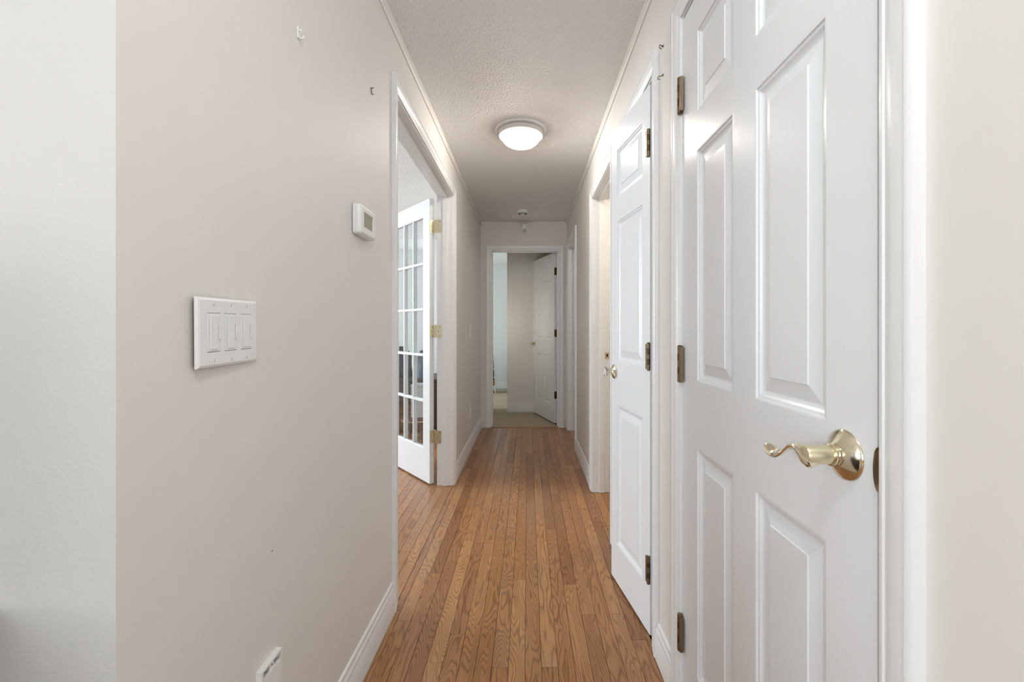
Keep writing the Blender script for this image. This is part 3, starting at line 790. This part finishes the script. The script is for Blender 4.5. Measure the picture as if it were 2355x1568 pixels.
# hooks
hk = MB(); hk.lathe([(0.001, 0), (0.0052, 0), (0.005, 0.0015), (0.001, 0.002)], 14, Matrix.Translation((0, 0, 0.010)) @ Matrix.Rotation(PI / 2, 4, 'Y'))
hk.box(0, 0.0025, -0.0045, 0.0045, -0.0135, 0.012)
hk.tube([(0.002, 0, -0.010), (0.006, 0, -0.0145), (0.011, 0, -0.013), (0.0135, 0, -0.008)], 0.0030, 10)
hk.tube([(0.002, 0, 0.006), (0.0055, 0, 0.005), (0.008, 0, 0.0075)], 0.0026, 10)
o = hk.build('wall_hook', M_PLASTIC, smooth=True); o.location = (XL, 1.048, 1.849)
tag(o, 'small white plastic hook high on the near left wall', 'hook')
hk = MB(); hk.tube([(0, 0, 0.010), (0.006, 0, 0.011), (0.010, 0, 0.013)], 0.0016, 8); hk.tube([(0.001, 0, 0.010), (0.002, 0, 0), (0.003, 0, -0.010), (0.007, 0, -0.012), (0.009, 0, -0.009)], 0.0015, 8)
hk.lathe([(0.001, 0), (0.004, 0), (0.001, 0.0012)], 12, Matrix.Translation((0.0002, 0, 0.010)) @ Matrix.Rotation(PI / 2, 4, 'Y'))
o = hk.build('wall_hook', M_WORN, smooth=True); o.location = (XL, 1.534, 1.973)
tag(o, 'thin wire picture hook above the thermostat', 'hook')
for i, (z, lab) in enumerate(((2.093, 'upper of two tiny brass cup hooks beside the closet casing'), (1.996, 'lower of two tiny brass cup hooks beside the closet casing'))):
    hk = MB(); hk.lathe([(0.001, 0), (0.0045, 0), (0.0040, 0.0015), (0.0015, 0.0025), (0.001, 0.0025)], 14, Matrix.Translation((-0.0001, 0, 0)) @ Matrix.Rotation(-PI / 2, 4, 'Y'))
    pts = [(-0.001, 0, 0), (-0.006, 0, 0)] + [(-0.012 - 0.0065 * math.sin(a) + 0.006 * 0, 0, -0.0065 + 0.0065 * math.cos(a)) for a in [k * PI / 6 - 1.2 for k in range(0, 10)]]
    hk.tube(pts, 0.0014, 8)
    o = hk.build('cup_hook', M_WORN, smooth=True); o.location = (XR, 1.476, z); o.rotation_euler = (random.uniform(-.3, .3), 0, 0.5 * (1 - 2 * i))
    tag(o, lab, 'hook', group='cup hooks on the right wall')
m = MB(); m.tube([(0, 0, 0), (0.010, 0, 0.002)], 0.0016, 8); m.lathe([(0.001, 0), (0.003, 0), (0.001, 0.001)], 10, Matrix.Translation((0.010, 0, 0.002)) @ Matrix.Rotation(PI / 2, 4, 'Y'))
o = m.build('nail', M_WORN); o.location = (XL, 4.65, 2.045); tag(o, 'tiny nail near the far left corner beside the end doorway', 'nail')
m = MB(); m.lathe([(0.001, 0), (0.0026, 0), (0.0022, 0.0004), (0.001, 0.0005)], 10, Matrix.Rotation(PI / 2, 4, 'Y'))
o = m.build('nail_hole', M_GREYSPOT, wall_left); o.location = (XL, 0.941, 0.667)

# ------------------------------------------------------------------ ceiling fittings
M0 = Matrix.Scale(-1, 4, (0, 0, 1))
def dome_light(loc, label):
    cl = empty('ceiling_light', loc); tag(cl, label, 'ceiling light')
    m = MB(); m.lathe([(0.001, 0.0002), (0.155, 0.0002), (0.157, 0.004), (0.152, 0.009), (0.120, 0.011), (0.001, 0.011)], 64, M0); m.build('base_pan', M_TRIM, cl, smooth=True)
    m = MB(); m.lathe([(0.118, 0.0110), (0.134, 0.0125), (0.139, 0.018), (0.1395, 0.035), (0.137, 0.043), (0.124, 0.0445), (0.1225, 0.040), (0.118, 0.0350)], 64, M0); m.build('rim', M_RIM, cl, smooth=True)
    m = MB()
    pr = [(0.122, 0.036)] + [(0.122 * math.cos(a), 0.041 + 0.070 * math.sin(a)) for a in [k * PI / 2 / 14 for k in range(0, 15)]]
    m.lathe(pr, 64, M0); m.build('glass_shade', M_DOME, cl, smooth=True)
    for a in (20, 140, 260):
        c = MB(); ca, sa = math.cos(math.radians(a)), math.sin(math.radians(a))
        c.tube([(0.137 * ca, 0.137 * sa, -0.030), (0.133 * ca, 0.133 * sa, -0.046), (0.119 * ca, 0.119 * sa, -0.054)], 0.0022, 8)
        c.build('clip', M_TRIM, cl, smooth=True)
dome_light((-0.044, 2.75, H), 'lit white dome light on the hallway ceiling')
dome_light((0.10, -0.05, H), 'added lit white dome on the ceiling right above the viewer, a fill light outside the view')  # second dome is added to fill the near end of the hall

sd = empty('smoke_detector', (-0.055, 4.62, H)); tag(sd, 'round white smoke detector on the ceiling near the hallway end', 'smoke detector')
m = MB(); m.lathe([(0.001, 0.0002), (0.064, 0.0002), (0.064, 0.008), (0.062, 0.009), (0.062, 0.026), (0.055, 0.034), (0.040, 0.0345)], 40, M0); m.build('housing', M_PLASTIC, sd, smooth=True)
m = MB(); m.lathe([(0.044, 0.0338), (0.044, 0.0352), (0.030, 0.0356), (0.030, 0.0338)], 40, M0); m.build('vent_ring', M_DARK, sd)
m = MB(); m.lathe([(0.001, 0.0345), (0.029, 0.0345), (0.028, 0.039), (0.001, 0.040)], 32, M0); m.build('test_button', M_PLASTIC, sd, smooth=True)

ds = empty('door_chime_sensor', (-0.040, YF, 2.305)); tag(ds, 'small white boxy sensor on the wall above the end doorway', 'sensor')
m = MB(); m.cbox(-0.027, 0.027, -0.030, -0.0002, -0.053, 0.052, 0.004); m.build('housing', M_PLASTIC, ds)
m = MB(); m.cbox(-0.019, 0.019, -0.034, -0.0298, -0.044, -0.008, 0.002); m.build('lens', M_BOX, ds)

# small detector seen on the ceiling of the study
sd2 = empty('smoke_detector', (-1.38, 5.05, H)); tag(sd2, 'round white detector on the ceiling above the glazed door', 'smoke detector')
m = MB(); m.lathe([(0.001, 0.0002), (0.070, 0.0002), (0.070, 0.010), (0.066, 0.030), (0.050, 0.036), (0.001, 0.037)], 32, M0); m.build('housing', M_PLASTIC, sd2, smooth=True)

# ------------------------------------------------------------------ room behind the glazed door
ch = empty('low_chest', (-1.67, 5.08, 0)); tag(ch, 'dark low chest of drawers seen through the lower panes of the glazed door', 'chest')
m = MB(); m.cbox(-0.70, 0.72, -0.30, 0.33, 0.05, 0.57, 0.004); m.build('body', M_STUDYWOOD, ch)
m = MB(); m.cbox(-0.72, 0.74, -0.32, 0.35, 0.57, 0.60, 0.006); m.build('top', M_STUDYWOOD, ch)
for i in range(2):
    m = MB(); m.cbox(-0.68 + i * 0.70, 0.0 + i * 0.70, -0.318, -0.301, 0.08, 0.55, 0.003); dr = m.build('drawer', M_STUDYWOOD, ch)
    m = MB(); m.tube([(-0.42 + i * 0.70, -0.318, 0.25), (-0.42 + i * 0.70, -0.34, 0.25), (-0.26 + i * 0.70, -0.34, 0.25), (-0.26 + i * 0.70, -0.318, 0.25)], 0.005, 8); m.build('handle', M_WORN, dr)
for sx in (-0.66, 0.68):
    for sy in (-0.26, 0.29):
        m = MB(); m.box(sx - 0.025, sx + 0.025, sy - 0.025, sy + 0.025, 0, 0.05); m.build('foot', M_STUDYWOOD, ch)
def heap(name, label, loc, r, m_, seed):
    rg = random.Random(seed); m = MB(); rings = []
    n = 28
    for i in range(12):
        f = i / 11; ring = []
        for k in range(n):
            a = 2 * PI * k / n
            rad = (math.cos(f * PI / 2) ** 0.6) * (1 + 0.16 * math.sin(3 * a + seed + 4 * f) + 0.10 * math.sin(7 * a - 6 * f) + 0.05 * rg.uniform(-1, 1))
            ring.append((rad * r[0] * math.cos(a), rad * r[1] * math.sin(a), r[2] * (math.sin(f * PI / 2)) * (1 + 0.05 * math.sin(5 * a + seed))))
        rings.append(ring)
    m.loft(rings); o = m.build(name, m_, smooth=True); o.location = loc
    return tag(o, label, 'clothes', group='clothes heaped on the chest')
heap('folded_clothes', 'dark navy heap of clothes on the chest behind the lower panes', (-1.50, 5.08, 0.601), (0.16, 0.19, 0.33), M_NAVY, 3)
heap('folded_clothes', 'slate blue heap of clothes nearest the glazed door hinges', (-1.205, 5.02, 0.601), (0.078, 0.13, 0.29), M_SLATE, 5)
heap('folded_clothes', 'low slate blue garment left of the navy heap', (-1.90, 5.06, 0.601), (0.15, 0.18, 0.24), M_SLATE, 9)
bx_ = empty('storage_box', (-1.115, 4.50, 0.2505)); tag(bx_, 'grey white storage box on the round stool behind the glazed door', 'box')
m = MB(); m.cbox(-0.062, 0.062, -0.08, 0.08, 0.0, 0.31, 0.004); m.build('body', M_BOX, bx_)
m = MB(); m.cbox(-0.066, 0.066, -0.085, 0.085, 0.31, 0.335, 0.004); m.build('lid', M_BOX, bx_)
st = empty('round_stool', (-1.15, 4.50, 0)); tag(st, 'small dark round stool with pale rim behind the glazed door', 'stool')
m = MB(); m.lathe([(0.001, 0.22), (0.14, 0.22), (0.145, 0.23), (0.14, 0.245), (0.001, 0.25)], 32); m.build('seat', M_STUDYWOOD, st, smooth=True)
m = MB(); m.lathe([(0.142, 0.212), (0.150, 0.214), (0.150, 0.222), (0.142, 0.224)], 32); m.build('rim', M_BRASSY, st, smooth=True)
for a in (45, 135, 225, 315):
    ca, sa = math.cos(math.radians(a)), math.sin(math.radians(a)); m = MB(); m.tube([(0.09 * ca, 0.09 * sa, 0.22), (0.12 * ca, 0.12 * sa, 0)], 0.010, 8); m.build('leg', M_STUDYWOOD, st)

# ------------------------------------------------------------------ bedroom rack of books
cb = empty('sideboard', (-1.30, 0.345, 0)); tag(cb, 'black low cabinet against the pale wall, its corner just touching the left edge of view', 'cabinet')
m = MB(); m.cbox(-0.58, 0.58, -0.19, 0.205, 0.06, 0.752, 0.003); m.build('body', M_BROWNDARK, cb)
m = MB(); m.cbox(-0.598, 0.598, -0.21, 0.215, 0.752, 0.7745, 0.007); m.build('top', M_BROWNDARK, cb)
for sx in (-1, 1):
    m = MB(); m.cbox(sx * 0.288 - 0.28, sx * 0.288 + 0.28, -0.206, -0.191, 0.08, 0.74, 0.003); dd = m.build('door', M_BROWNDARK, cb)
    m = MB(); m.tube([(sx * 0.03, -0.206, 0.42), (sx * 0.03, -0.225, 0.42), (sx * 0.03, -0.225, 0.54), (sx * 0.03, -0.206, 0.54)], 0.005, 8); m.build('handle', M_WORN, dd)
    for sy in (-0.15, 0.16):
        m = MB(); m.box(sx * 0.54 - 0.02, sx * 0.54 + 0.02, sy - 0.02, sy + 0.02, 0, 0.06); m.build('foot', M_BROWNDARK, cb)
caster = empty('shadow_caster', (-1.42, 0.34, 0.7745)); tag(caster, 'added black flat screen shape on the low black cabinet, shading the pale wall from outside the view', 'shadow_caster')
m = MB(); m.cbox(-0.44, 0.44, -0.018, 0.018, 0.05, 0.50, 0.005); m.build('housing', M_BROWNDARK, caster)  # unseen slab added to cast the broad shadow on the pale wall
m = MB(); m.box(-0.425, 0.425, -0.0195, -0.018, 0.068, 0.488); m.build('screen', M_DARK, caster)
m = MB(); m.cbox(-0.14, 0.14, -0.09, 0.09, 0.0005, 0.012, 0.003); m.cbox(-0.03, 0.03, -0.012, 0.012, 0.012, 0.05, 0.002); m.build('stand', M_BROWNDARK, caster)

rk = empty('book_rack', (-0.665, 7.86, 0.010)); tag(rk, 'white narrow rack of bright patterned books left in the end doorway', 'rack')
for a, b in ((-0.115, -0.100), (0.088, 0.097)):
    m = MB(); m.loft([[(a, -0.14, 0), (b, -0.14, 0), (b, 0.14, 0), (a, 0.14, 0)], [(a + (0 if a < 0 else -0.035), -0.10, 0.72), (b + (0 if a < 0 else -0.035), -0.10, 0.72), (b + (0 if a < 0 else -0.035), 0.14, 0.72), (a + (0 if a < 0 else -0.035), 0.14, 0.72)]]); m.build('side', M_PLASTIC, rk)
for i, z in enumerate((0.12, 0.27, 0.42, 0.57)):
    m = MB(); m.box(-0.100, 0.080 - i * 0.008, -0.10, 0.13, z, z + 0.012); m.build('shelf', M_PLASTIC, rk)
m = MB(); m.box(-0.100, 0.060, 0.125, 0.135, 0.1, 0.70); m.build('back', M_PLASTIC, rk)
bc = [('dark navy', (0.02, 0.03, 0.08)), ('white', (0.7, 0.7, 0.7)), ('light blue', (0.15, 0.35, 0.6)), ('black', (0.01, 0.01, 0.012)), ('orange', (0.6, 0.22, 0.05)), ('grey', (0.25, 0.26, 0.28))]
bm_ = [mat('book_' + n.replace(' ', '_'), c, 0.5) for n, c in bc]
sh = ('lowest', 'second', 'third', 'top')
rg = random.Random(4)
for i, z in enumerate((0.1325, 0.2825, 0.4325, 0.5825)):
    x = -0.095; j = 0
    while x < 0.060 - i * 0.012:
        wd = rg.uniform(0.026, 0.038); c = (i * 2 + j) % 6
        if x + wd > 0.080 - i * 0.0115: wd = 0.080 - i * 0.0115 - x
        m = MB(); m.cbox(x, x + wd - 0.002, -0.09, 0.08, 0.0005, rg.uniform(0.095, 0.128), 0.002)
        o = m.build('book', bm_[c]); o.location = (-0.665, 7.86, 0.010 + z)
        tag(o, '%s book, %s from the left on the %s shelf of the white rack' % (bc[c][0], ('first', 'second', 'third', 'fourth', 'fifth', 'sixth')[j], sh[i]), 'book', group='books in the white bedroom rack')
        x += wd; j += 1

print('planks', n_pl)
